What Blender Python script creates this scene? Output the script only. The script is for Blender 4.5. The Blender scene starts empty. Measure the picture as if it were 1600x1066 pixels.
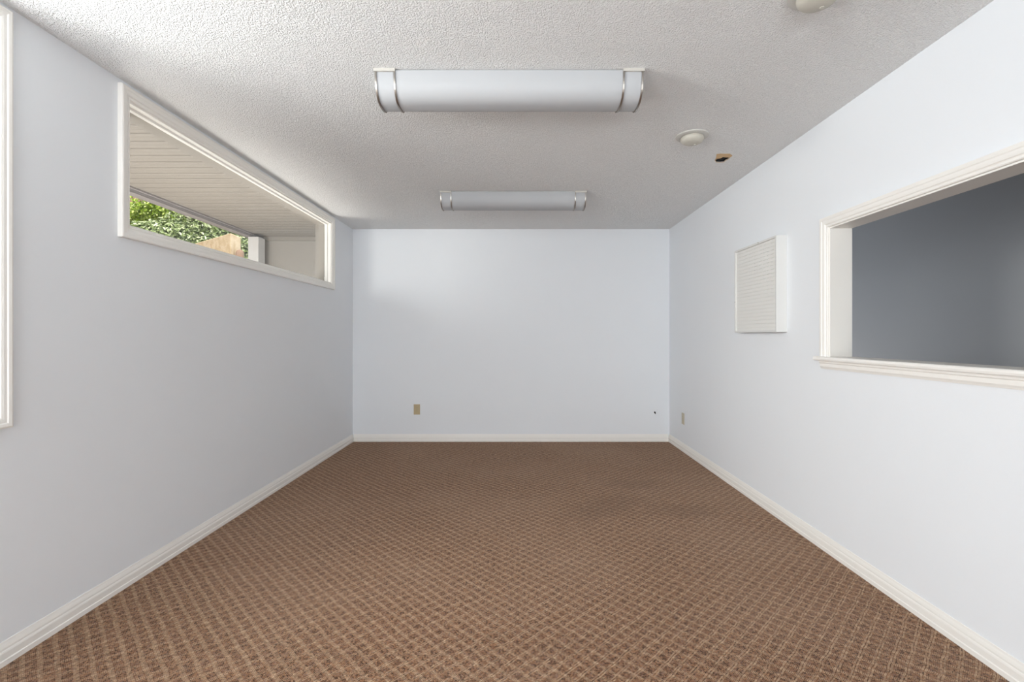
import bpy, bmesh, math, random
from math import pi, sin, cos, sqrt, radians
from mathutils import Vector, Matrix

random.seed(7)
S = bpy.context.scene
C = S.collection

# ------------------------------------------------------------------ camera
EYE = 1.213
F = 755.56                       # focal length in pixels of the 1600 wide frame (17 mm lens)
cam_d = bpy.data.cameras.new('camera')
cam = bpy.data.objects.new('camera', cam_d); C.objects.link(cam)
cam.location = (0, 0, EYE); cam.rotation_euler = (pi/2, 0, 0)
cam_d.sensor_width = 36; cam_d.lens = 17
cam_d.shift_x = (800 - 809.3) / 1600
cam_d.shift_y = (525 - 533) / 1600
cam_d.clip_start = .02
S.camera = cam
S.view_settings.view_transform = 'Standard'
S.view_settings.look = 'None'
S.view_settings.exposure = -0.06
S.view_settings.gamma = 1
S.view_settings.use_curve_mapping = False
S.cycles.max_bounces = 14
S.cycles.diffuse_bounces = 9
S.cycles.transparent_max_bounces = 12
S.cycles.sample_clamp_indirect = 6
S.cycles.caustics_reflective = False
S.cycles.caustics_refractive = False

# ------------------------------------------------------------------ daylight and added fill lamps
w = bpy.data.worlds.new('sky'); S.world = w; w.use_nodes = True
wn = w.node_tree.nodes; wl = w.node_tree.links
bg = wn['Background']
bg.inputs[0].default_value = (.80, .89, 1.0, 1); bg.inputs[1].default_value = 2.0

def sun(direction, strength, col):
    d = bpy.data.lights.new('sun', 'SUN'); d.energy = strength; d.color = col; d.angle = radians(1.5)
    o = bpy.data.objects.new('sun', d); C.objects.link(o)
    o.rotation_euler = Vector(direction).to_track_quat('-Z', 'Y').to_euler(); o.location = (3, -3, 8)
def area(name, loc, direction, sx, sy, power, col, spread=pi):
    d = bpy.data.lights.new(name, 'AREA'); d.shape = 'RECTANGLE'; d.size = sx; d.size_y = sy
    d.energy = power; d.color = col; d.spread = spread
    o = bpy.data.objects.new(name, d); C.objects.link(o)
    o.location = loc; o.rotation_euler = Vector(direction).to_track_quat('-Z', 'Y').to_euler()
    return o
sun((-.30, .62, -1.0), 8.4, (1, .95, .86))
# tall left window daylight; rear door and side window lamps are added, unseen
area('fill_rear_door', (.35, -4.55, .55), (-.22, 1, .66), 2.3, 1.0, 156, (.93, .965, 1.0))
area('daylight_left_window', (-2.12, 1.25, 1.60), (1, .80, -.16), 1.05, 1.4, 42, (.93, .965, 1.0))
area('fill_side_window', (-2.12, -1.60, 1.55), (1, 1.0, .27), 1.5, 1.3, 116, (.93, .965, 1.0))
# added fill lamps in the porch: near end, low by the floor, garden side
area('fill_porch_end', (-2.75, -2.05, 1.0), (0, 1, .25), 1.2, 1.9, 25, (1.0, .97, .94))
area('fill_porch_floor', (-2.75, 4.15, .15), (.34, 0, 1), 1.1, 4.2, 235, (1.0, .96, .92))
area('fill_garden', (-3.22, .55, 1.95), (.42, 1, .03), .9, .8, 80, (1.0, .99, .96))
# added fill lamp outside an unseen doorway of the next room
area('fill_next_room', (2.45, 5.80, .62), (.45, -1, -.12), 1.0, 1.0, 7, (1, .99, .97))

# ------------------------------------------------------------------ dimensions
XL, XR, YB, H = -1.90, 1.74, 5.556, 2.44
YR = -4.20                                  # wall behind the camera
TL, TR = .14, .116                          # wall thicknesses

# ------------------------------------------------------------------ materials
class N:
    def __init__(s, name):
        m = bpy.data.materials.new(name); m.use_nodes = True
        s.m = m; s.t = m.node_tree; s.n = s.t.nodes; s.b = s.n['Principled BSDF']; s.out = s.n['Material Output']
    def new(s, ty, **kw):
        n = s.n.new(ty)
        for k, v in kw.items(): setattr(n, k, v)
        return n
    def link(s, a, b): s.t.links.new(a, b)
    def math(s, op, a, b=None, c=None, clamp=False):
        n = s.n.new('ShaderNodeMath'); n.operation = op; n.use_clamp = clamp
        for i, v in enumerate((a, b, c)):
            if v is None: continue
            if isinstance(v, (int, float)): n.inputs[i].default_value = v
            else: s.link(v, n.inputs[i])
        return n.outputs[0]
    def sm(s, x, lo, hi):                    # smoothstep, rising
        n = s.n.new('ShaderNodeMapRange'); n.interpolation_type = 'SMOOTHSTEP'
        s.link(x, n.inputs[0]); n.inputs[1].default_value = lo; n.inputs[2].default_value = hi
        return n.outputs[0]
    def mix(s, f, a, b, blend='MIX'):
        n = s.n.new('ShaderNodeMix'); n.data_type = 'RGBA'; n.blend_type = blend
        for i, v in ((0, f), (6, a), (7, b)):
            if isinstance(v, (int, float)): n.inputs[i].default_value = v
            elif isinstance(v, tuple): n.inputs[i].default_value = (*v, 1)
            else: s.link(v, n.inputs[i])
        return n.outputs[2]
    def noise(s, scale, detail=2, rough=.5, vec=None, dim='3D'):
        n = s.n.new('ShaderNodeTexNoise'); n.noise_dimensions = dim
        n.inputs['Scale'].default_value = scale; n.inputs['Detail'].default_value = detail
        n.inputs['Roughness'].default_value = rough
        s.link(vec if vec is not None else s.pos(), n.inputs['Vector'])
        return n.outputs[0]
    def pos(s):
        if not hasattr(s, '_p'): s._p = s.n.new('ShaderNodeNewGeometry').outputs['Position']
        return s._p
    def xyz(s):
        n = s.n.new('ShaderNodeSeparateXYZ'); s.link(s.pos(), n.inputs[0]); return n.outputs
    def comb(s, x, y, z=0.0):
        n = s.n.new('ShaderNodeCombineXYZ')
        for i, v in enumerate((x, y, z)):
            if isinstance(v, (int, float)): n.inputs[i].default_value = v
            else: s.link(v, n.inputs[i])
        return n.outputs[0]
    def bump(s, h, strength, dist):
        n = s.n.new('ShaderNodeBump'); n.inputs['Strength'].default_value = strength
        n.inputs['Distance'].default_value = dist; s.link(h, n.inputs['Height'])
        s.link(n.outputs[0], s.b.inputs['Normal']); return n

def plain(name, col, rough=.5, metal=0.0, spec=.5, coat=0.0, bump=None, var=0.0):
    k = N(name); b = k.b
    b.inputs['Base Color'].default_value = (*col, 1); b.inputs['Roughness'].default_value = rough
    b.inputs['Metallic'].default_value = metal; b.inputs['Specular IOR Level'].default_value = spec
    b.inputs['Coat Weight'].default_value = coat
    if var:
        f = k.noise(3.0, 4)
        k.link(k.mix(f, tuple(c*(1-var) for c in col), tuple(min(1, c*(1+var)) for c in col)), b.inputs['Base Color'])
    if bump: k.bump(k.noise(bump[0], 3), bump[1], bump[2])
    return k.m

M = {}
M['wall'] = plain('painted_wall', (.822, .848, .878), .62, spec=.3, bump=(240, .10, .0015), var=.008)
M['trim'] = plain('white_trim_paint', (.875, .855, .815), .38, spec=.45)
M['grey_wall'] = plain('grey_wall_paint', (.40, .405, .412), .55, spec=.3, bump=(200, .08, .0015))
M['nickel'] = plain('brushed_nickel', (.42, .39, .355), .34, metal=1)
M['cap'] = plain('fixture_cap', (.52, .50, .46), .4, spec=.5)
M['acrylic'] = plain('white_acrylic', (.44, .45, .465), .5, spec=.3)
M['ivory'] = plain('aged_ivory_plastic', (.56, .54, .475), .45)
M['ivory_pale'] = plain('ivory_plate_plastic', (.60, .595, .565), .5)
M['tan_plate'] = plain('tan_plastic', (.46, .37, .22), .4)
M['tan_pale'] = plain('pale_tan_plastic', (.55, .50, .38), .4)
M['dark_tan'] = plain('tan_socket_plastic', (.33, .27, .16), .5)
M['black'] = plain('hole_shade_black', (.008, .008, .009), .8)  # black stands for the shade inside the two holes
M['screw'] = plain('dark_screw', (.06, .06, .055), .4, metal=.6)
M['peg'] = plain('white_hardboard', (.78, .775, .745), .5, spec=.35)
M['pegframe'] = plain('white_painted_frame', (.70, .70, .685), .5, spec=.35)
M['pegshade'] = plain('peg_hole_shade', (.07, .065, .06), .8)  # darkened to stand for the shade behind the peg holes
M['paper'] = plain('torn_drywall_paper', (.62, .43, .24), .9, bump=(300, .5, .003), var=.2)
M['cable'] = plain('black_cable', (.015, .015, .018), .35)
M['post'] = plain('painted_post', (.54, .515, .49), .5)
M['fascia'] = plain('fascia_paint', (.24, .22, .215), .5)
M['stucco'] = plain('porch_stucco', (.275, .250, .222), .85, bump=(120, .25, .003), var=.03)
M['bark'] = plain('bark', (.20, .13, .085), .9, bump=(60, .6, .01), var=.35)
M['wood'] = plain('post_wood', (.20, .125, .085), .9, bump=(150, .6, .004), var=.25)
M['earth'] = plain('earth', (.085, .06, .04), .95, bump=(8, .5, .05), var=.4)
M['concrete'] = plain('porch_concrete', (.50, .48, .45), .9, bump=(80, .2, .003), var=.06)

# popcorn ceiling
k = N('popcorn_ceiling')
k.b.inputs['Roughness'].default_value = .9; k.b.inputs['Specular IOR Level'].default_value = .15
n1 = k.noise(140, 2.5, .6)
vo = k.new('ShaderNodeTexVoronoi', feature='F1'); vo.inputs['Scale'].default_value = 165; k.link(k.pos(), vo.inputs['Vector'])
h = k.math('ADD', k.sm(n1, .40, .68), k.math('MULTIPLY', k.sm(vo.outputs[0], .55, .05), .45))
k.bump(h, .9, .0046)
k.link(k.mix(k.noise(2.2, 3), (.89, .89, .885), (.92, .92, .915)), k.b.inputs['Base Color'])
M['popcorn'] = k.m

# basket weave carpet: double strands one way, hatched bands the other, on mixed brown loops
k = N('basket_weave_carpet')
k.b.inputs['Roughness'].default_value = .95; k.b.inputs['Specular IOR Level'].default_value = .1
k.b.inputs['Sheen Weight'].default_value = .20; k.b.inputs['Sheen Roughness'].default_value = .4
k.b.inputs['Sheen Tint'].default_value = (.9, .75, .65, 1)
X, Y, Z = k.xyz()
PW = .0455
wob = k.noise(9, 2); wob2 = k.noise(13, 2)
u = k.math('ADD', k.math('MULTIPLY', k.math('ADD', X, Y), 1/(PW*sqrt(2))), k.math('MULTIPLY', wob, .35))
v = k.math('ADD', k.math('MULTIPLY', k.math('SUBTRACT', Y, X), 1/(PW*sqrt(2))), k.math('MULTIPLY', wob2, .35))
fu = k.math('FRACT', u); fv = k.math('FRACT', v)
LP = 9.0
cu = k.math('ADD', k.math('MULTIPLY', k.math('COSINE', k.math('MULTIPLY', u, 2*pi*LP)), .5), .5)
cv = k.math('ADD', k.math('MULTIPLY', k.math('COSINE', k.math('MULTIPLY', v, 2*pi*LP)), .5), .5)
a = k.math('ABSOLUTE', k.math('SUBTRACT', fv, .5))
strand = k.sm(k.math('ABSOLUTE', k.math('SUBTRACT', a, .10)), .085, .03)
patch = k.math('ADD', k.math('MULTIPLY', k.noise(30, 3, .6), 1.5), .25)
A = k.math('MULTIPLY', strand, k.math('ADD', k.math('MULTIPLY', cu, .60), .34))
b_ = k.sm(k.math('ABSOLUTE', k.math('SUBTRACT', fu, .5)), .20, .13)
B = k.math('MULTIPLY', b_, k.math('ADD', k.math('MULTIPLY', cv, .85), .06))
light = k.math('ADD', k.math('MULTIPLY', k.math('MULTIPLY', k.math('MAXIMUM', A, B), patch), .74), k.math('MULTIPLY', k.math('MULTIPLY', A, B), .5), clamp=True)
wh = k.new('ShaderNodeTexWhiteNoise', noise_dimensions='2D')
k.link(k.comb(k.math('FLOOR', k.math('MULTIPLY', u, LP)), k.math('FLOOR', k.math('MULTIPLY', v, LP))), wh.inputs['Vector'])
ramp = k.new('ShaderNodeValToRGB'); ce = ramp.color_ramp
cols = [(0, (.045, .024, .014)), (.22, (.15, .078, .045)), (.5, (.235, .125, .072)), (.72, (.33, .17, .088)), (.86, (.22, .14, .115)), (1, (.44, .27, .15))]
ce.elements[0].position = 0; ce.elements[0].color = (*cols[0][1], 1)
ce.elements[1].position = 1; ce.elements[1].color = (*cols[-1][1], 1)
for p_, c_ in cols[1:-1]:
    e = ce.elements.new(p_); e.color = (*c_, 1)
k.link(wh.outputs[0], ramp.inputs[0])
wh2 = k.new('ShaderNodeTexWhiteNoise', noise_dimensions='2D')
k.link(k.comb(k.math('FLOOR', k.math('MULTIPLY', u, 4.0)), k.math('FLOOR', k.math('MULTIPLY', v, LP))), wh2.inputs['Vector'])
lt = k.mix(wh2.outputs[0], (.43, .285, .175), (.66, .485, .33))
jit = k.math('ADD', k.math('MULTIPLY', wh2.outputs[0], .75), .45)
col = k.mix(k.math('MULTIPLY', light, jit, clamp=True), ramp.outputs[0], lt)
# shade between the loops, painted into the colour
gap_shade = k.math('MULTIPLY', k.sm(cu, .30, .0), k.sm(cv, .30, .0))
col = k.mix(k.math('MULTIPLY', gap_shade, .75), col, (.05, .028, .017))
# paler tone at random and a soiled patch, dark fuzz specks
pale_tone = k.sm(k.noise(1.1, 3), .42, .66)
col = k.mix(k.math('MULTIPLY', pale_tone, .10), col, (.50, .37, .28))
def blob(cx, cy, rx, ry, rot=0):
    dx = k.math('SUBTRACT', X, cx); dy = k.math('SUBTRACT', Y, cy)
    if rot:
        c_, s_ = cos(rot), sin(rot)
        dx, dy = (k.math('ADD', k.math('MULTIPLY', dx, c_), k.math('MULTIPLY', dy, s_)),
                  k.math('SUBTRACT', k.math('MULTIPLY', dy, c_), k.math('MULTIPLY', dx, s_)))
    d = k.math('ADD', k.math('POWER', k.math('DIVIDE', dx, rx), 2), k.math('POWER', k.math('DIVIDE', dy, ry), 2))
    d = k.math('ADD', k.math('SQRT', d), k.math('MULTIPLY', k.math('SUBTRACT', k.noise(7, 3), .5), 1.1))
    return k.sm(d, 1.15, .35)
stain = k.math('MAXIMUM', blob(.62, 3.42, .42, .20, .75), k.math('MAXIMUM', blob(1.15, 3.35, .32, .16), blob(.95, 3.95, .3, .16)))
col = k.mix(k.math('MULTIPLY', stain, .30), col, (.13, .075, .045))
vo = k.new('ShaderNodeTexVoronoi', feature='F1'); vo.inputs['Scale'].default_value = 7.5; vo.inputs['Randomness'].default_value = 1
k.link(k.pos(), vo.inputs['Vector'])
sp = k.math('MULTIPLY', k.sm(vo.outputs['Distance'], .05, .03), k.sm(k.noise(1.6, 2), .52, .60))
col = k.mix(k.math('MULTIPLY', sp, .85), col, (.03, .017, .01))
col = k.mix(1.0, col, (.92, .89, .865), 'MULTIPLY')
k.link(col, k.b.inputs['Base Color'])
hh = k.math('ADD', k.math('MULTIPLY', k.math('MULTIPLY', cu, cv), .5), k.math('MULTIPLY', light, .5))
k.bump(hh, .6, .004)
M['carpet'] = k.m

# grooved soffit panels
k = N('grooved_soffit')
X, Y, Z = k.xyz()
fy = k.math('FRACT', k.math('DIVIDE', Y, .127))
g = k.sm(k.math('ABSOLUTE', k.math('SUBTRACT', fy, .5)), .16, .03)
fy2 = k.math('FRACT', k.math('ADD', k.math('DIVIDE', Y, .127), .5))
lip = k.sm(k.math('ABSOLUTE', k.math('SUBTRACT', fy2, .5)), .03, .0)
k.link(k.mix(k.math('MULTIPLY', g, .42), (.235, .211, .184), (.150, .132, .114)), k.b.inputs['Base Color'])
k.b.inputs['Roughness'].default_value = .6
k.bump(k.math('SUBTRACT', 1.0, k.math('ADD', g, k.math('MULTIPLY', lip, .3))), .8, .008)
M['soffit'] = k.m

# tan stone / stucco garden wall
k = N('tan_block')
c1 = k.mix(k.sm(k.noise(9, 5, .7), .40, .62), (.60, .46, .30), (.49, .35, .20))
c1 = k.mix(k.math('MULTIPLY', k.sm(k.noise(26, 3), .58, .70), .5), c1, (.45, .28, .16))
k.link(c1, k.b.inputs['Base Color']); k.b.inputs['Roughness'].default_value = .95
k.bump(k.noise(40, 4), .5, .01)
M['block'] = k.m

def leafmat(name, dark, mid, pale, sc):
    k = N(name)
    g = k.new('ShaderNodeNewGeometry')
    ramp = k.new('ShaderNodeValToRGB'); ce = ramp.color_ramp
    ce.elements[0].color = (*dark, 1); ce.elements[1].color = (*pale, 1)
    e = ce.elements.new(.55); e.color = (*mid, 1)
    k.link(g.outputs['Random Per Island'], ramp.inputs[0])
    k.link(ramp.outputs[0], k.b.inputs['Base Color'])
    k.b.inputs['Roughness'].default_value = .32
    k.b.inputs['Specular IOR Level'].default_value = .6
    tr = k.new('ShaderNodeBsdfTranslucent'); k.link(ramp.outputs[0], tr.inputs[0])
    mx = k.new('ShaderNodeMixShader'); mx.inputs[0].default_value = .3
    k.link(k.b.outputs[0], mx.inputs[1]); k.link(tr.outputs[0], mx.inputs[2]); k.link(mx.outputs[0], k.out.inputs[0])
    return k.m
M['leaf_green'] = leafmat('hedge_leaves', (.11, .15, .05), (.28, .35, .14), (.66, .70, .45), 1)
M['leaf_lime'] = leafmat('lime_leaves', (.18, .28, .02), (.42, .56, .06), (.74, .82, .30), 1)
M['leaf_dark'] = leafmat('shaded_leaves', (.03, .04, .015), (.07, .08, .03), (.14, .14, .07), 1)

k = N('window_glass')
tr = k.new('ShaderNodeBsdfTransparent'); tr.inputs[0].default_value = (.96, .965, .955, 1)
gl = k.new('ShaderNodeBsdfGlossy'); gl.inputs['Roughness'].default_value = .02
fr = k.new('ShaderNodeLayerWeight'); fr.inputs[0].default_value = .5
fr_ = k.math('ADD', k.math('MULTIPLY', k.math('POWER', fr.outputs['Facing'], 5), .5), .03)
mx = k.new('ShaderNodeMixShader')
k.link(fr_, mx.inputs[0]); k.link(tr.outputs[0], mx.inputs[1]); k.link(gl.outputs[0], mx.inputs[2])
k.link(mx.outputs[0], k.out.inputs[0])
M['glass'] = k.m

# ------------------------------------------------------------------ mesh helpers
def obj(name, bm, mat, parent=None, smooth=False, bevel=0):
    bmesh.ops.remove_doubles(bm, verts=bm.verts, dist=1e-6)
    bmesh.ops.recalc_face_normals(bm, faces=bm.faces)
    me = bpy.data.meshes.new(name); bm.to_mesh(me); bm.free()
    me.materials.append(mat)
    if smooth:
        for p in me.polygons: p.use_smooth = True
    o = bpy.data.objects.new(name, me); C.objects.link(o)
    if parent: o.parent = parent
    if bevel:
        b = o.modifiers.new('bevel', 'BEVEL'); b.width = bevel; b.segments = 2; b.limit_method = 'ANGLE'
    return o
def struct(name, bm, mat, parent=None, **kw):
    o = obj(name, bm, mat, parent, **kw)
    if not parent: o['kind'] = 'structure'
    return o
def empty(name, loc=(0, 0, 0)):
    o = bpy.data.objects.new(name, None); C.objects.link(o); o.location = loc; o.empty_display_size = .05
    return o
def thing(name, label, cat, loc=(0, 0, 0), group=None):
    o = empty(name, loc); return tag(o, label, cat, group)
def tag(o, label, cat, group=None):
    o['label'] = label; o['category'] = cat
    if group: o['group'] = group
    return o
def box(bm, x0, x1, y0, y1, z0, z1):
    vs = [bm.verts.new((x, y, z)) for x in (x0, x1) for y in (y0, y1) for z in (z0, z1)]
    for f in ((0,1,3,2), (4,6,7,5), (0,4,5,1), (2,3,7,6), (0,2,6,4), (1,5,7,3)):
        bm.faces.new([vs[i] for i in f])
def boxobj(*a):
    bm = bmesh.new(); box(bm, *a); return bm
def slab(outer, holes, fn, t0, t1):
    """Flat panel of any outline with holes cut through it; fn(a, b, t) places it."""
    bm = bmesh.new()
    loops = []
    for lp in [outer] + holes:
        vs = [bm.verts.new((a, b, 0)) for a, b in lp]
        es = [bm.edges.new((vs[i], vs[(i+1) % len(vs)])) for i in range(len(vs))]
        loops.append(vs)
    bmesh.ops.triangle_fill(bm, edges=bm.edges[:], use_beauty=True, use_dissolve=False)
    faces = [[v.co.copy() for v in f.verts] for f in bm.faces]
    coords = [[v.co.copy() for v in vs] for vs in loops]
    bm.free()
    bm = bmesh.new()
    for t in (t0, t1):
        for f in faces: bm.faces.new([bm.verts.new(fn(c.x, c.y, t)) for c in f])
    for vs in coords:
        n = len(vs)
        for i in range(n):
            p, q = vs[i], vs[(i+1) % n]
            bm.faces.new([bm.verts.new(fn(*x)) for x in ((p.x, p.y, t0), (q.x, q.y, t0), (q.x, q.y, t1), (p.x, p.y, t1))])
    return bm
def rect(a0, a1, b0, b1): return [(a0, b0), (a1, b0), (a1, b1), (a0, b1)]
def frame(bm, a0, a1, b0, b1, prof, fn, sides=(1, 1, 1, 1)):
    """Mitred frame round the inner rectangle; prof = [(outward, height)], fn(a, b, h)."""
    cs = [(a0, b0, -1, -1), (a1, b0, 1, -1), (a1, b1, 1, 1), (a0, b1, -1, 1)]
    ring = [[bm.verts.new(fn(a + sa*w_, b + sb*w_, h_)) for w_, h_ in prof] for a, b, sa, sb in cs]
    n = len(prof)
    for i in range(4):
        if not sides[i]: continue
        j = (i+1) % 4
        for q in range(n):
            r = (q+1) % n
            bm.faces.new((ring[i][q], ring[i][r], ring[j][r], ring[j][q]))
        for kk in (i, j):
            if not sides[(kk if kk == j else i-1) % 4]:
                try: bm.faces.new(ring[kk])
                except ValueError: pass
def extrude_prof(bm, prof, fn, s0, s1):
    """Closed profile [(p, q)] swept from s0 to s1; fn(s, p, q)."""
    A = [bm.verts.new(fn(s0, p, q)) for p, q in prof]; B = [bm.verts.new(fn(s1, p, q)) for p, q in prof]
    n = len(prof)
    for i in range(n): bm.faces.new((A[i], A[(i+1) % n], B[(i+1) % n], B[i]))
    bm.faces.new(A[::-1]); bm.faces.new(B)
def lathe(bm, prof, seg=48, c=(0, 0, 0)):
    rings = []
    for r, z in prof:
        if r < 1e-6: rings.append([bm.verts.new((c[0], c[1], c[2]+z))])
        else: rings.append([bm.verts.new((c[0]+r*cos(2*pi*i/seg), c[1]+r*sin(2*pi*i/seg), c[2]+z)) for i in range(seg)])
    for A, B in zip(rings, rings[1:]):
        for i in range(seg):
            j = (i+1) % seg
            if len(A) == 1: bm.faces.new((A[0], B[i], B[j]))
            elif len(B) == 1: bm.faces.new((A[i], B[0], A[j]))
            else: bm.faces.new((A[i], B[i], B[j], A[j]))
def tube(bm, pts, r, seg=8):
    pts = [Vector(p) for p in pts]; rs = r if isinstance(r, list) else [r]*len(pts); rings = []
    for i, p in enumerate(pts):
        d = (pts[min(i+1, len(pts)-1)] - pts[max(i-1, 0)]).normalized()
        s_ = d.orthogonal().normalized() if i == 0 else (rings_d - d*rings_d.dot(d)).normalized()
        rings_d = s_; t_ = d.cross(s_)
        rings.append([bm.verts.new(p + (s_*cos(2*pi*j/seg) + t_*sin(2*pi*j/seg))*rs[i]) for j in range(seg)])
    for A, B in zip(rings, rings[1:]):
        for j in range(seg): bm.faces.new((A[j], A[(j+1) % seg], B[(j+1) % seg], B[j]))
    bm.faces.new(rings[0][::-1]); bm.faces.new(rings[-1])

# ------------------------------------------------------------------ room shell
struct('floor', boxobj(XL-TL, XR, YR-.12, YB+.12, -.10, 0), M['carpet'])

# ragged hole broken in the ceiling and a small knocked hole in the back wall
def on_ceiling(px, py):
    s_ = (525-py)/(H-EYE); return ((px-809.3)/s_, F/s_)
hole_c = [on_ceiling(*p) for p in ((1117.5, 250.5), (1120.5, 248), (1126, 247.2), (1129.5, 245.3), (1134, 245.8), (1139.5, 246), (1137, 248.5), (1133.5, 250), (1131, 252.7), (1125, 253.2), (1119.5, 253))]
hx, hy = 1.41, 3.36
struct('ceiling', slab(rect(XL-TL, XR+TR, YR-.12, YB+.12), [hole_c], lambda a, b, t: (a, b, H+t), 0, .10), M['popcorn'])

# window 1 (high, left wall) and window 2 (tall, nearer): glass openings in wall_left
W1 = (2.352, 4.908, EYE+.529, EYE+1.147)
W2 = (.80, 1.743, .873+.057, EYE+1.147)
W3 = (-2.35, -.85, .873+.057, EYE+1.147)
struct('wall_left', slab(rect(YR, YB+.12, 0, H), [rect(*W1), rect(*W2), rect(*W3)], lambda a, b, t: (XL-t, a, b), 0, TL), M['wall'])
# pass-through in the right wall
OP = (.55, 2.698, EYE-.140, EYE+.607)
struct('wall_right', slab(rect(YR, YB+.12, 0, H), [rect(*OP)], lambda a, b, t: (XR+t, a, b), 0, TR), M['wall'])
hbx, hbz = 1.573, .331
hole_b = [(hbx-.010, hbz+.006), (hbx-.005, hbz+.014), (hbx+.003, hbz+.013), (hbx+.009, hbz+.003), (hbx+.012, hbz-.008),
          (hbx+.008, hbz-.018), (hbx+.001, hbz-.012), (hbx-.008, hbz-.005)]
struct('wall_back', slab(rect(XL, XR, 0, H), [hole_b], lambda a, b, t: (a, YB+t, b), 0, .12), M['wall'])
RD = (-1.45, 1.35, .0, 2.10)
struct('wall_rear', slab(rect(XL, XR, 0, H), [rect(-1.6, 1.5, .02, 2.10)], lambda a, b, t: (a, YR-t, b), 0, .12), M['wall'])
# unseen slab added over both rooms to keep the sun out
struct('sun_block_roof', boxobj(XL-.14, 4.2, YR-1.9, YB+1.3, H+.10, H+.24), M['stucco'])

# baseboards
BB = [(0, 0), (.016, 0), (.016, .019), (.0125, .022), (.013, .046), (.0115, .052), (.0095, .055), (.0095, .062), (.007, .071), (.0045, .078), (.003, .085), (0, .085)]
BB = [(p, q) for p, q in BB]
def base(name, fn, s0, s1):
    bm = bmesh.new(); extrude_prof(bm, BB, fn, s0, s1); struct(name, bm, M['trim'])
base('baseboard_left', lambda s, p, q: (XL+p, s, q), YR, YB)
base('baseboard_right', lambda s, p, q: (XR-p, s, q), YR, YB)
base('baseboard_back', lambda s, p, q: (s, YB-p, q), XL+.016, XR-.016)

# colonial casing profile (outward from opening, height off wall)
CAS = [(0, 0), (0, .011), (.004, .014), (.010, .0125), (.014, .0135), (.018, .018), (.026, .020), (.036, .0205), (.040, .0235), (.050, .0245), (.056, .0225), (.057, .018), (.057, 0)]

def window(name, W, fn_in, stop_d, glass_d, sill=False):
    root = empty(name); root['kind'] = 'structure'
    fn = fn_in
    bm = bmesh.new(); frame(bm, *W, CAS, fn); obj('casing', bm, M['trim'], root)
    a0, a1, b0, b1 = W
    e = .0005
    bm = bmesh.new(); frame(bm, a0+.010, a1-.010, b0+.010, b1-.010, [(0, .004), (0, -.072), (.010-e, -.072), (.010-e, .004)], fn)
    obj('jamb', bm, M['trim'], root)
    bm = bmesh.new(); frame(bm, a0+.021, a1-.021, b0+.021, b1-.021, [(0, -.030), (0, -.054), (.0105, -.054), (.0105, -.026)], fn)
    obj('stop', bm, M['trim'], root)
    bm = slab(rect(a0+.011, a1-.011, b0+.011, b1-.011), [], lambda a, b, t: fn(a, b, t), -.060, -.055)
    obj('pane', bm, M['glass'], root)
    bm = bmesh.new(); frame(bm, a0+.016, a1-.016, b0+.016, b1-.016, [(0, -.061), (0, -.150), (.0155, -.150), (.0155, -.061)], fn)
    obj('outer_frame', bm, M['stucco'], root)
    return root
fnL = lambda a, b, h: (XL+h, a, b)
window('window_1', W1, fnL, 0, 0)
window('window_2', W2, fnL, 0, 0)
window('added_window_3', W3, fnL, 0, 0)  # unseen window behind the camera, added for its light
# unseen glazed door behind the camera, added to let light in
dr = empty('added_door_1'); dr['kind'] = 'structure'
fnR = lambda a, b, h: (a, YR+h, b)
bm = bmesh.new(); frame(bm, -1.6, 1.5, .02, 2.10, CAS, fnR); obj('casing', bm, M['trim'], dr)
bm = bmesh.new(); frame(bm, -1.53, 1.43, .09, 2.03, [(0, -.03), (0, -.07), (.0695, -.07), (.0695, -.03)], fnR)
box(bm, -.09, -.01, YR-.068, YR-.032, .09, 2.03); obj('door_frame', bm, M['trim'], dr)
for x0, x1 in ((-1.53, -.09), (-.01, 1.43)): obj('pane', boxobj(x0, x1, YR-.052, YR-.048, .09, 2.03), M['glass'], dr)

# pass-through trim: casing on three sides, stool with nose, apron, jamb
tr1 = empty('trim_1'); tr1['kind'] = 'structure'
fnW = lambda a, b, h: (XR-h, a, b)
bm = bmesh.new(); frame(bm, OP[0], OP[1], OP[2]+.024, OP[3], CAS, fnW, (0, 1, 1, 1))
# trim the lower ends square on the stool
for v_ in bm.verts:
    if v_.co.z < OP[2]+.024: v_.co.z = OP[2]+.024
obj('casing', bm, M['trim'], tr1)
bm = bmesh.new(); frame(bm, OP[0]+.008, OP[1]-.008, OP[2]+.024, OP[3]-.008, [(0, .003), (0, -TR-.003), (.0075, -TR-.003), (.0075, .003)], fnW, (0, 1, 1, 1))
for v_ in bm.verts:
    if v_.co.z < OP[2]+.024: v_.co.z = OP[2]+.024
obj('jamb', bm, M['trim'], tr1)
zt = OP[2] + .024                                 # stool top
bm = bmesh.new()
sp_ = [(-TR-.02, zt), (.038, zt), (.043, zt-.004), (.045, zt-.012), (.043, zt-.020), (.038, zt-.024), (.0, zt-.024), (-TR-.02, zt-.024)]
extrude_prof(bm, sp_, lambda s, p, q: (XR-p, s, q), OP[0]+.0005, OP[1]-.0005)
nose = [(.0005, zt), (.038, zt), (.043, zt-.004), (.045, zt-.012), (.043, zt-.020), (.038, zt-.024), (.0005, zt-.024)]
extrude_prof(bm, nose, lambda s, p, q: (XR-p, s, q), OP[1]-.0005, OP[1]+.083)
extrude_prof(bm, nose, lambda s, p, q: (XR-p, s, q), OP[0]-.083, OP[0]+.0005)
obj('stool', bm, M['trim'], tr1)
bm = bmesh.new()
za = zt-.0245
ap = [(0, za), (.022, za), (.022, za-.010), (.017, za-.015), (.017, za-.032), (.012, za-.040), (.010, za-.046), (0, za-.046)]
extrude_prof(bm, ap, lambda s, p, q: (XR-p, s, q), OP[0]-.062, OP[1]+.062)
obj('apron', bm, M['trim'], tr1)

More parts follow.
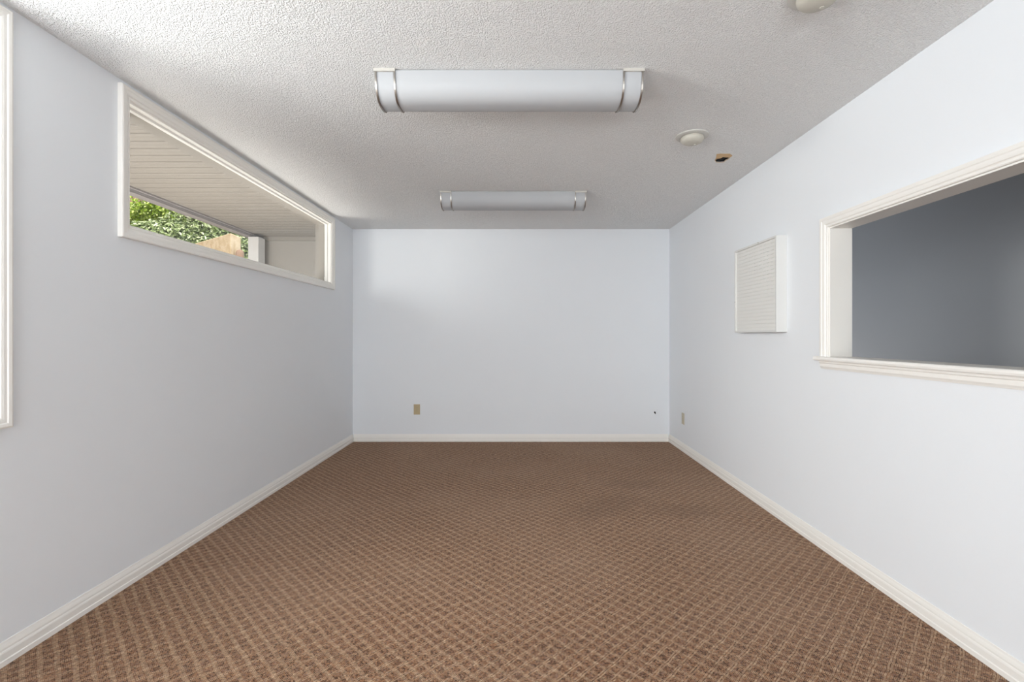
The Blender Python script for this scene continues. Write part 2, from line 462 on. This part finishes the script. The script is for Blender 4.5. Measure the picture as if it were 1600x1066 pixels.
# the next room, seen through the pass-through
NX = 3.35
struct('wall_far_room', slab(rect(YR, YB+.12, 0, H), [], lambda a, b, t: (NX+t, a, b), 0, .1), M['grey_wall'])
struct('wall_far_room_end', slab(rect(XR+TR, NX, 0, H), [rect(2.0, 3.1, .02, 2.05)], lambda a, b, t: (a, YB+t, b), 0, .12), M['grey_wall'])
dn = empty('added_door_2'); dn['kind'] = 'structure'  # unseen doorway added so the fill lamp can shine in
bm = bmesh.new(); frame(bm, 2.0, 3.1, .02, 2.05, CAS, lambda a, b, h: (a, YB-h, b)); obj('casing', bm, M['trim'], dn)
bm = bmesh.new(); frame(bm, 2.015, 3.085, .035, 2.035, [(0, .001), (0, -.119), (.0145, -.119), (.0145, .001)], lambda a, b, h: (a, YB-h, b)); obj('jamb', bm, M['trim'], dn)
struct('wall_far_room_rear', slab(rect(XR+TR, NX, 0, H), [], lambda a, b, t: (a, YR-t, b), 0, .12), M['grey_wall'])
struct('floor_far_room', boxobj(XR+.0005, NX+.1, YR-.12, YB+.12, -.10, 0), M['carpet'])
struct('ceiling_far_room', boxobj(XR+TR+.0005, NX+.1, YR-.12, YB+.12, H, H+.10), M['popcorn'])

# ------------------------------------------------------------------ ceiling light fixtures
LX0, LX1 = -.658, .577
def fixture_profile(off):
    """Bowed section hanging below the ceiling (y, z), steep sides rounding into the bottom."""
    a_, b_, n_ = .106+off, .126+off, 2.7
    pts = []
    for i in range(33):
        th = pi*i/32
        c_, s_ = cos(th), max(0, sin(th))
        pts.append((.106 - math.copysign(abs(c_)**(2/n_), c_)*a_, -(s_**(2/n_))*b_))
    return pts
def make_light():
    root = empty('ceiling_light')
    P = fixture_profile(0)
    bm = bmesh.new(); extrude_prof(bm, P, lambda s, p, q: (s, p, q-.004), LX0+.006, LX1-.006)
    o = obj('diffuser', bm, M['acrylic'], root)
    for p in o.data.polygons: p.use_smooth = len(p.vertices) == 4
    o.data.set_sharp_from_angle(angle=radians(40))
    obj('mounting_pan', boxobj(LX0+.02, LX1-.02, .010, .202, -.0042, 0), M['cap'], root)
    Q0, Q1 = fixture_profile(.0006), fixture_profile(.0046)
    for x in (LX0, LX0+.086, LX1-.086-.008, LX1-.008):
        bm = bmesh.new(); ring = Q0 + Q1[::-1]
        a = [bm.verts.new((x, p, q-.004)) for p, q in Q0]; b = [bm.verts.new((x, p, q-.004)) for p, q in Q1]
        c = [bm.verts.new((x+.008, p, q-.004)) for p, q in Q0]; d = [bm.verts.new((x+.008, p, q-.004)) for p, q in Q1]
        for i in range(len(Q0)-1):
            bm.faces.new((a[i], a[i+1], b[i+1], b[i])); bm.faces.new((c[i], d[i], d[i+1], c[i+1]))
            bm.faces.new((b[i], b[i+1], d[i+1], d[i])); bm.faces.new((a[i], c[i], c[i+1], a[i+1]))
        for i in (0, -1): bm.faces.new((a[i], b[i], d[i], c[i]))
        obj('metal_band', bm, M['nickel'], root)
    for x in (LX0-.004, LX1-.090-.004):
        bm = bmesh.new()
        box(bm, x, x+.098, -.010, -.0015, -.013, 0); obj('mounting_clip', bm, M['cap'], root)
        obj('mounting_clip', boxobj(x, x+.098, .2135, .222, -.013, 0), M['cap'], root)
    return root
def dup(root, loc):
    r = root.copy(); C.objects.link(r); r.location = loc
    for ch in list(root.children):
        c = ch.copy(); C.objects.link(c); c.parent = r
    return r
near = make_light()
far = dup(near, (0, 756/184.6, H))
near.location = (0, 756/340.0, H)
tag(near, 'nearer of two long white ceiling lights with metal end bands', 'ceiling light', 'long ceiling lights')
tag(far, 'long white ceiling light with metal end bands, closest to the back wall', 'ceiling light', 'long ceiling lights')

# ------------------------------------------------------------------ detectors
def make_detector():
    root = empty('smoke_detector')
    bm = bmesh.new(); lathe(bm, [(0, 0), (.097, 0), (.098, -.003), (.096, -.007), (.088, -.0095), (.074, -.010), (0, -.010)], 64)
    obj('mounting_plate', bm, M['ivory_pale'], root, smooth=True).data.set_sharp_from_angle(angle=radians(35))
    bm = bmesh.new(); lathe(bm, [(0, -.0102), (.062, -.0102), (.062, -.014), (.068, -.015), (.069, -.024), (.066, -.033), (.058, -.041), (.050, -.045), (.046, -.047), (0, -.0505)], 64)
    obj('detector_body', bm, M['ivory'], root, smooth=True).data.set_sharp_from_angle(angle=radians(50))
    bm = bmesh.new(); lathe(bm, [(0, -.0502), (.008, -.0499), (.008, -.0525), (0, -.053)], 20, (.022, .012, 0))
    obj('test_button', bm, M['ivory'], root)
    return root
d1 = make_detector()
d2 = dup(d1, (1.067, 2.962, H)); d1.location = (1.067, 1.72, H)
tag(d1, 'round ivory smoke detector nearest the camera, cut by the top edge', 'smoke detector', 'round ceiling detectors')
tag(d2, 'round ivory smoke detector beside the ragged hole in the ceiling', 'smoke detector', 'round ceiling detectors')

# torn paper round the ceiling hole, a liner painted black for its shade and a loop of black cable in it
t = thing('ceiling_hole', 'small ragged black hole in the ceiling with torn tan edge', 'hole', (0, 0, 0))
torn = [on_ceiling(*p) for p in ((1117, 250.4), (1118.8, 246.5), (1119.6, 240.8), (1126, 240.0), (1133, 240.3), (1140.5, 240.2), (1144.5, 243.2), (1140.6, 246), (1137.6, 249), (1134, 250.5), (1131.2, 253.1), (1125, 253.7), (1119.2, 253.4))]
obj('torn_paper', slab(torn, [hole_c], lambda a, b, q: (a, b, H-q), .0002, .0016), M['paper'], t)
def liner(poly, fn, t0, t1, k_=.985):
    bm = bmesh.new(); n = len(poly); mx = sum(p[0] for p in poly)/n; my = sum(p[1] for p in poly)/n
    q = [(mx+(a-mx)*k_, my+(b-my)*k_) for a, b in poly]
    A = [bm.verts.new(fn(a, b, t0)) for a, b in q]; B = [bm.verts.new(fn(a, b, t1)) for a, b in q]
    for i in range(n): bm.faces.new((A[i], A[(i+1) % n], B[(i+1) % n], B[i]))
    bm.faces.new(B); return bm
bm = liner(hole_c, lambda a, b, t: (a, b, H+t), .001, .097)
obj('hole_shade_liner', bm, M['black'], t)
bm = bmesh.new()
tube(bm, [(hx-.022, hy+.03, H+.05), (hx-.018, hy+.025, H+.010), (hx-.008, hy+.018, H+.002), (hx+.004, hy+.006, H+.004), (hx+.012, hy-.004, H+.002), (hx+.022, hy-.014, H+.010), (hx+.024, hy-.014, H+.05)], .0042)
obj('cable', bm, M['cable'], t, smooth=True)

# hole in the back wall: liner painted black for the shade inside
t = thing('wall_hole', 'tiny black hole low in the back wall near its right corner', 'hole')
bm = liner(hole_b, lambda a, b, t: (a, YB+t, b), .001, .05, .96)
obj('cavity_shade_liner', bm, M['black'], t)

# ------------------------------------------------------------------ outlets
def plate_obj(parent, fn, mat, dark, jack=False):
    w2, h2 = .036, .059
    bm = bmesh.new()
    pr = [(-w2, -h2, 0), (w2, -h2, 0), (w2, h2, 0), (-w2, h2, 0)]
    r1 = [bm.verts.new(fn(*p)) for p in pr]
    r2 = [bm.verts.new(fn(a, b, .003)) for a, b, _ in pr]
    r3 = [bm.verts.new(fn(a*.90, b*.94, .0065)) for a, b, _ in pr]
    for A, B in ((r1, r2), (r2, r3)):
        for i in range(4): bm.faces.new((A[i], A[(i+1) % 4], B[(i+1) % 4], B[i]))
    bm.faces.new(r3); bm.faces.new(r1[::-1])
    obj('cover_plate', bm, mat, parent)
    def disc(name, ca, cb, ra, rb, h, m):
        bm = bmesh.new(); n = 20
        lo = [bm.verts.new(fn(ca+ra*cos(2*pi*i/n), cb+rb*sin(2*pi*i/n), .0060)) for i in range(n)]
        hi = [bm.verts.new(fn(ca+ra*cos(2*pi*i/n), cb+rb*sin(2*pi*i/n), h)) for i in range(n)]
        for i in range(n): bm.faces.new((lo[i], lo[(i+1) % n], hi[(i+1) % n], hi[i]))
        bm.faces.new(hi); bm.faces.new(lo[::-1]); obj(name, bm, m, parent)
    for s_ in (-1, 1):
        disc('socket', 0, s_*.0195, .0165, .0140, .0078, mat)
        for q in (-.0065, .0065):
            bm = bmesh.new()
            vs = [bm.verts.new(fn(q+da, s_*.0195+.003+db, hh_)) for hh_ in (.0077, .0082) for da, db in ((-.0012, -.004), (.0012, -.004), (.0012, .004), (-.0012, .004))]
            for f in ((0,3,2,1), (4,5,6,7), (0,1,5,4), (1,2,6,5), (2,3,7,6), (3,0,4,7)): bm.faces.new([vs[i] for i in f])
            obj('slot', bm, dark, parent)
    disc('screw', 0, 0, .0032, .0032, .0074, dark)
t = thing('wall_outlet', 'tan electrical outlet low on the back wall above the baseboard', 'outlet', (-1.161, YB-.0003, .368))
plate_obj(t, lambda a, b, h: (a, -h, b), M['tan_plate'], M['dark_tan'])
t = thing('wall_outlet', 'pale ivory electrical outlet low on the right wall near the back corner', 'outlet', (XR-.0003, 5.09, .341))
plate_obj(t, lambda a, b, h: (-h, a, b), M['tan_pale'], M['dark_tan'])

# ------------------------------------------------------------------ pegboard box
py0, py1, pz0, pz1, pd = 3.127, 3.728, EYE+.025, EYE+.653, .070
t = thing('pegboard', 'shallow white pegboard box hung on the right wall beside the pass-through', 'pegboard', (XR, py0, pz0))
fnP = lambda a, b, h: (-h-.0003, a, b)
Wd, Ht = py1-py0, pz1-pz0
bm = bmesh.new(); fw = .014
frame(bm, fw, Wd-fw, fw, Ht-fw, [(0, 0), (0, pd), (fw, pd), (fw, 0)], fnP)
obj('box_frame', bm, M['pegframe'], t, bevel=.0012)
iw0, iw1, ih0, ih1 = fw+.0002, Wd-fw-.0002, fw+.0002, Ht-fw-.0002
bm = bmesh.new(); hs = pd-.011; pt = .0254; rr = .0040
nc, nr = int((iw1-iw0)/pt), int((ih1-ih0)/pt)
ma, mb = ((iw1-iw0)-nc*pt)/2, ((ih1-ih0)-nr*pt)/2
for i in range(nc):
    for j in range(nr):
        ca, cb = iw0+ma+(i+.5)*pt, ih0+mb+(j+.5)*pt
        n = 8
        sq = []
        for q in range(n):
            th = 2*pi*q/n
            m_ = max(abs(cos(th)), abs(sin(th)))
            sq.append((ca+cos(th)/m_*pt/2, cb+sin(th)/m_*pt/2))
        ov = [bm.verts.new(fnP(a, b, hs)) for a, b in sq]
        iv = [bm.verts.new(fnP(ca+rr*cos(2*pi*q/n), cb+rr*sin(2*pi*q/n), hs)) for q in range(n)]
        bv = [bm.verts.new(fnP(ca+rr*cos(2*pi*q/n), cb+rr*sin(2*pi*q/n), hs-.004)) for q in range(n)]
        for q in range(n):
            r_ = (q+1) % n
            bm.faces.new((ov[q], ov[r_], iv[r_], iv[q])); bm.faces.new((iv[q], iv[r_], bv[r_], bv[q]))
for a0_, a1_, b0_, b1_ in ((iw0, iw0+ma, ih0, ih1), (iw1-ma, iw1, ih0, ih1), (iw0+ma, iw1-ma, ih0, ih0+mb), (iw0+ma, iw1-ma, ih1-mb, ih1)):
    bm.faces.new([bm.verts.new(fnP(a, b, hs)) for a, b in rect(a0_, a1_, b0_, b1_)])
obj('perforated_board', bm, M['peg'], t)
bm = slab(rect(iw0, iw1, ih0, ih1), [], fnP, .0005, .010); obj('shade_backing', bm, M['pegshade'], t)  # dark sheet gives the peg holes their shade
for a_, b_ in ((.235, Ht-.006), (Wd-.007, .235)):
    bm = bmesh.new(); n = 12
    A_ = [bm.verts.new(fnP(a_+.0034*cos(2*pi*i/n), b_+.0034*sin(2*pi*i/n), pd-.0002)) for i in range(n)]
    B_ = [bm.verts.new(fnP(a_+.0026*cos(2*pi*i/n), b_+.0026*sin(2*pi*i/n), pd+.0014)) for i in range(n)]
    for i in range(n): bm.faces.new((A_[i], A_[(i+1) % n], B_[(i+1) % n], B_[i]))
    bm.faces.new(B_); obj('screw', bm, M['screw'], t)

# ------------------------------------------------------------------ porch outside the left wall
PX, ZS = -3.37, EYE+1.30
XO = XL-TL
struct('porch_soffit', boxobj(PX, XO-.0005, -2.2, 6.60, ZS, ZS+.04), M['soffit'])
bm = bmesh.new()
box(bm, PX-.14, PX, -2.2, 6.60, ZS-.030, ZS+.16); box(bm, PX-.05, PX-.001, -2.2, 6.60, ZS-.046, ZS-.0305)
box(bm, PX+.0005, PX+.02, -2.2, 6.60, ZS-.016, ZS-.0005)
struct('porch_fascia', bm, M['fascia'])
struct('wall_porch_end', boxobj(PX-.14, XO-.0005, 6.38, 6.50, -.1, ZS-.047), M['stucco'])
struct('trim_2', boxobj(PX+.025, XO-.001, 6.35, 6.50, ZS-.0465, ZS-.0005), M['soffit'])
struct('porch_floor', boxobj(PX-.3, XO-.0005, -2.2, 6.60, -.15, -.02), M['concrete'])
bm = boxobj(-3.405, -3.275, 6.10, 6.26, -.02, ZS-.047)
o = tag(obj('porch_post', bm, M['post'], bevel=.004), 'white square porch post outside the high window', 'post')

# raised bank outside, hedge, trees
bm = bmesh.new()
nx, ny = 30, 30
g = [[None]*(ny+1) for _ in range(nx+1)]
for i in range(nx+1):
    for j in range(ny+1):
        x = -3.75 - 14*i/nx; y = -3 + 26*j/ny
        z = 1.25 + .25*(i/nx)*14*.35 + (max(0, -x-8.0)**1.25)*.75 + .08*sin(3*x+y)*cos(2*y)
        g[i][j] = bm.verts.new((x, y, z))
for i in range(nx):
    for j in range(ny): bm.faces.new((g[i][j], g[i+1][j], g[i+1][j+1], g[i][j+1]))
struct('ground_bank', bm, M['earth'], smooth=True)
struct('retaining_wall', boxobj(-3.75, -3.67, -3, 23, -.15, 1.42), M['concrete'])

# pale tan garden wall whose end shows over the sill
c0 = Vector((-4.20, 7.07)); e1 = Vector((-1.04, .785)).normalized(); e2 = Vector((-.036, .32)).normalized()
L1, L2, zt_ = 1.42, .325, EYE+1.506
bm = bmesh.new()
ft = [c0, c0+e1*L1, c0+e1*L1+e2*L2, c0+e2*L2]
lo = [bm.verts.new((p.x, p.y, 1.0)) for p in ft]; hi = [bm.verts.new((p.x, p.y, zt_)) for p in ft]
for i in range(4): bm.faces.new((lo[i], lo[(i+1) % 4], hi[(i+1) % 4], hi[i]))
bm.faces.new(hi); bm.faces.new(lo[::-1])
tag(obj('garden_wall', bm, M['block'], bevel=.012), 'pale tan rough garden wall corner seen above the window sill', 'wall')
bm = bmesh.new()
bx, by = -4.135, 7.19
tube(bm, [(bx, by, 1.1), (bx+.004, by, 1.9), (bx, by, 2.44), (bx, by, 2.475), (bx-.002, by, 2.49)], [.058, .056, .055, .047, .028], 20)
tag(obj('wooden_post', bm, M['wood'], smooth=True), 'short brown round-topped wooden post against the tan garden wall', 'post')

def leaf(bm, p, size, nrm, roll):
    n = nrm.normalized(); a = n.orthogonal().normalized(); a = (Matrix.Rotation(roll, 3, n) @ a); b = n.cross(a)
    L, Wd_ = size, size*.26
    q = [p - a*L*.5, p - a*L*.12 + b*Wd_ + n*size*.08, p + a*L*.2 + b*Wd_*.8 + n*size*.06, p + a*L*.5 - n*size*.10,
         p + a*L*.2 - b*Wd_*.8 + n*size*.06, p - a*L*.12 - b*Wd_ + n*size*.08]
    vs = [bm.verts.new(x) for x in q]; bm.faces.new((vs[0], vs[1], vs[2], vs[3])); bm.faces.new((vs[0], vs[3], vs[4], vs[5]))
def shrub(name, label, blobs, n, size, mat, ground, seed):
    rnd = random.Random(seed)
    root = thing(name, label, 'shrub', ground)
    bm = bmesh.new(); g0 = Vector(ground)
    for i in range(n):
        c_, r_ = rnd.choice(blobs)
        d = Vector((rnd.gauss(0, 1), rnd.gauss(0, 1), rnd.gauss(0, 1))).normalized()
        if d.x < -.35: d.x = -d.x
        f = rnd.uniform(.72, 1.06)
        p = Vector(c_) + Vector((d.x*r_[0], d.y*r_[1], d.z*r_[2]))*f
        nrm = d + Vector((rnd.uniform(-.8, .8), rnd.uniform(-.8, .8), rnd.uniform(-.2, 1.1)))
        leaf(bm, p-g0, size*rnd.uniform(.65, 1.3), nrm, rnd.uniform(0, 2*pi))
    me = bpy.data.meshes.new('foliage'); bm.to_mesh(me); bm.free(); me.materials.append(mat)
    o = bpy.data.objects.new('foliage', me); C.objects.link(o); o.parent = root
    bm = bmesh.new()
    for c_, r_ in blobs:
        e = Vector(c_)-g0
        tube(bm, [(rnd.uniform(-.05, .05), rnd.uniform(-.05, .05), -.15), (e.x*.4, e.y*.4, e.z*.55), (e.x, e.y, e.z+r_[2]*.4)], [.05, .035, .015], 7)
    obj('stems', bm, M['bark'], root, smooth=True)
    return root
# hedge runs parallel to the porch at about six metres out
GR = 'shrubs growing on the bank beyond the porch'
def at(px, py, d): return ((px-809.3)*d/F, d, EYE + (525-py)*d/F)
shrub('leafy_shrub', 'yellow-green leafy shrub at the left end of the high window view',
      [(at(240, 322, 10.9), (.66, .5, .44)), (at(218, 340, 10.9), (.42, .4, .32)), (at(272, 332, 11.0), (.50, .45, .36))], 9500, .080, M['leaf_lime'], (-8.3, 11.4, 2.0), 3)['group'] = GR
shrub('leafy_shrub', 'silvery-green leafy shrub with pale shiny leaves, left of the tan garden wall',
      [(at(222, 372, 9.4), (.50, .40, .30)), (at(262, 372, 9.5), (.60, .45, .36)), (at(300, 354, 9.8), (.62, .50, .42)), (at(330, 366, 10.0), (.55, .45, .34)), (at(245, 385, 9.4), (.6, .45, .45)), (at(305, 385, 9.8), (.6, .45, .45))], 19000, .080, M['leaf_green'], (-6.8, 9.8, 1.8), 5)['group'] = GR
shrub('leafy_shrub', 'green leafy shrub showing between the tan garden wall and the porch post',
      [(at(384, 386, 9.6), (.32, .35, .30)), (at(388, 408, 9.6), (.36, .35, .35))], 2600, .078, M['leaf_green'], (-5.4, 9.8, 1.7), 8)['group'] = GR
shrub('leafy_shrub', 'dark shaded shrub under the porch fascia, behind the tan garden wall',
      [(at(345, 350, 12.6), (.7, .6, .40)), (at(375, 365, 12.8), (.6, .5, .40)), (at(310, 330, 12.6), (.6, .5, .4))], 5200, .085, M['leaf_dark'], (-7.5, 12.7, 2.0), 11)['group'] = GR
# tree trunk at the left edge of the view and a bare pale branch
p0 = at(211, 400, 12.4); p1 = at(212, 300, 12.4)
bm = bmesh.new()
tube(bm, [(p0[0], p0[1], 1.6), (p0[0]+.03, p0[1], 2.6), (p1[0], p1[1], 4.0), (p1[0]-.1, p1[1]+.1, 5.6)], [.22, .18, .15, .12], 16)
t = tag(obj('tree_trunk', bm, M['bark'], smooth=True), 'dark brown tree trunk at the left edge of the high window', 'tree')
bm = bmesh.new()
tube(bm, [at(250, 306, 9.1), at(266, 318, 9.1), at(286, 334, 9.2), at(300, 345, 9.4)], [.008, .011, .013, .016], 6)
br = obj('branch', bm, M['tan_pale'], smooth=True)
sh = [o for o in C.objects if o.name == 'leafy_shrub.001'][0]
br.parent = sh; br.matrix_parent_inverse = Matrix.Translation(-Vector(sh.location))
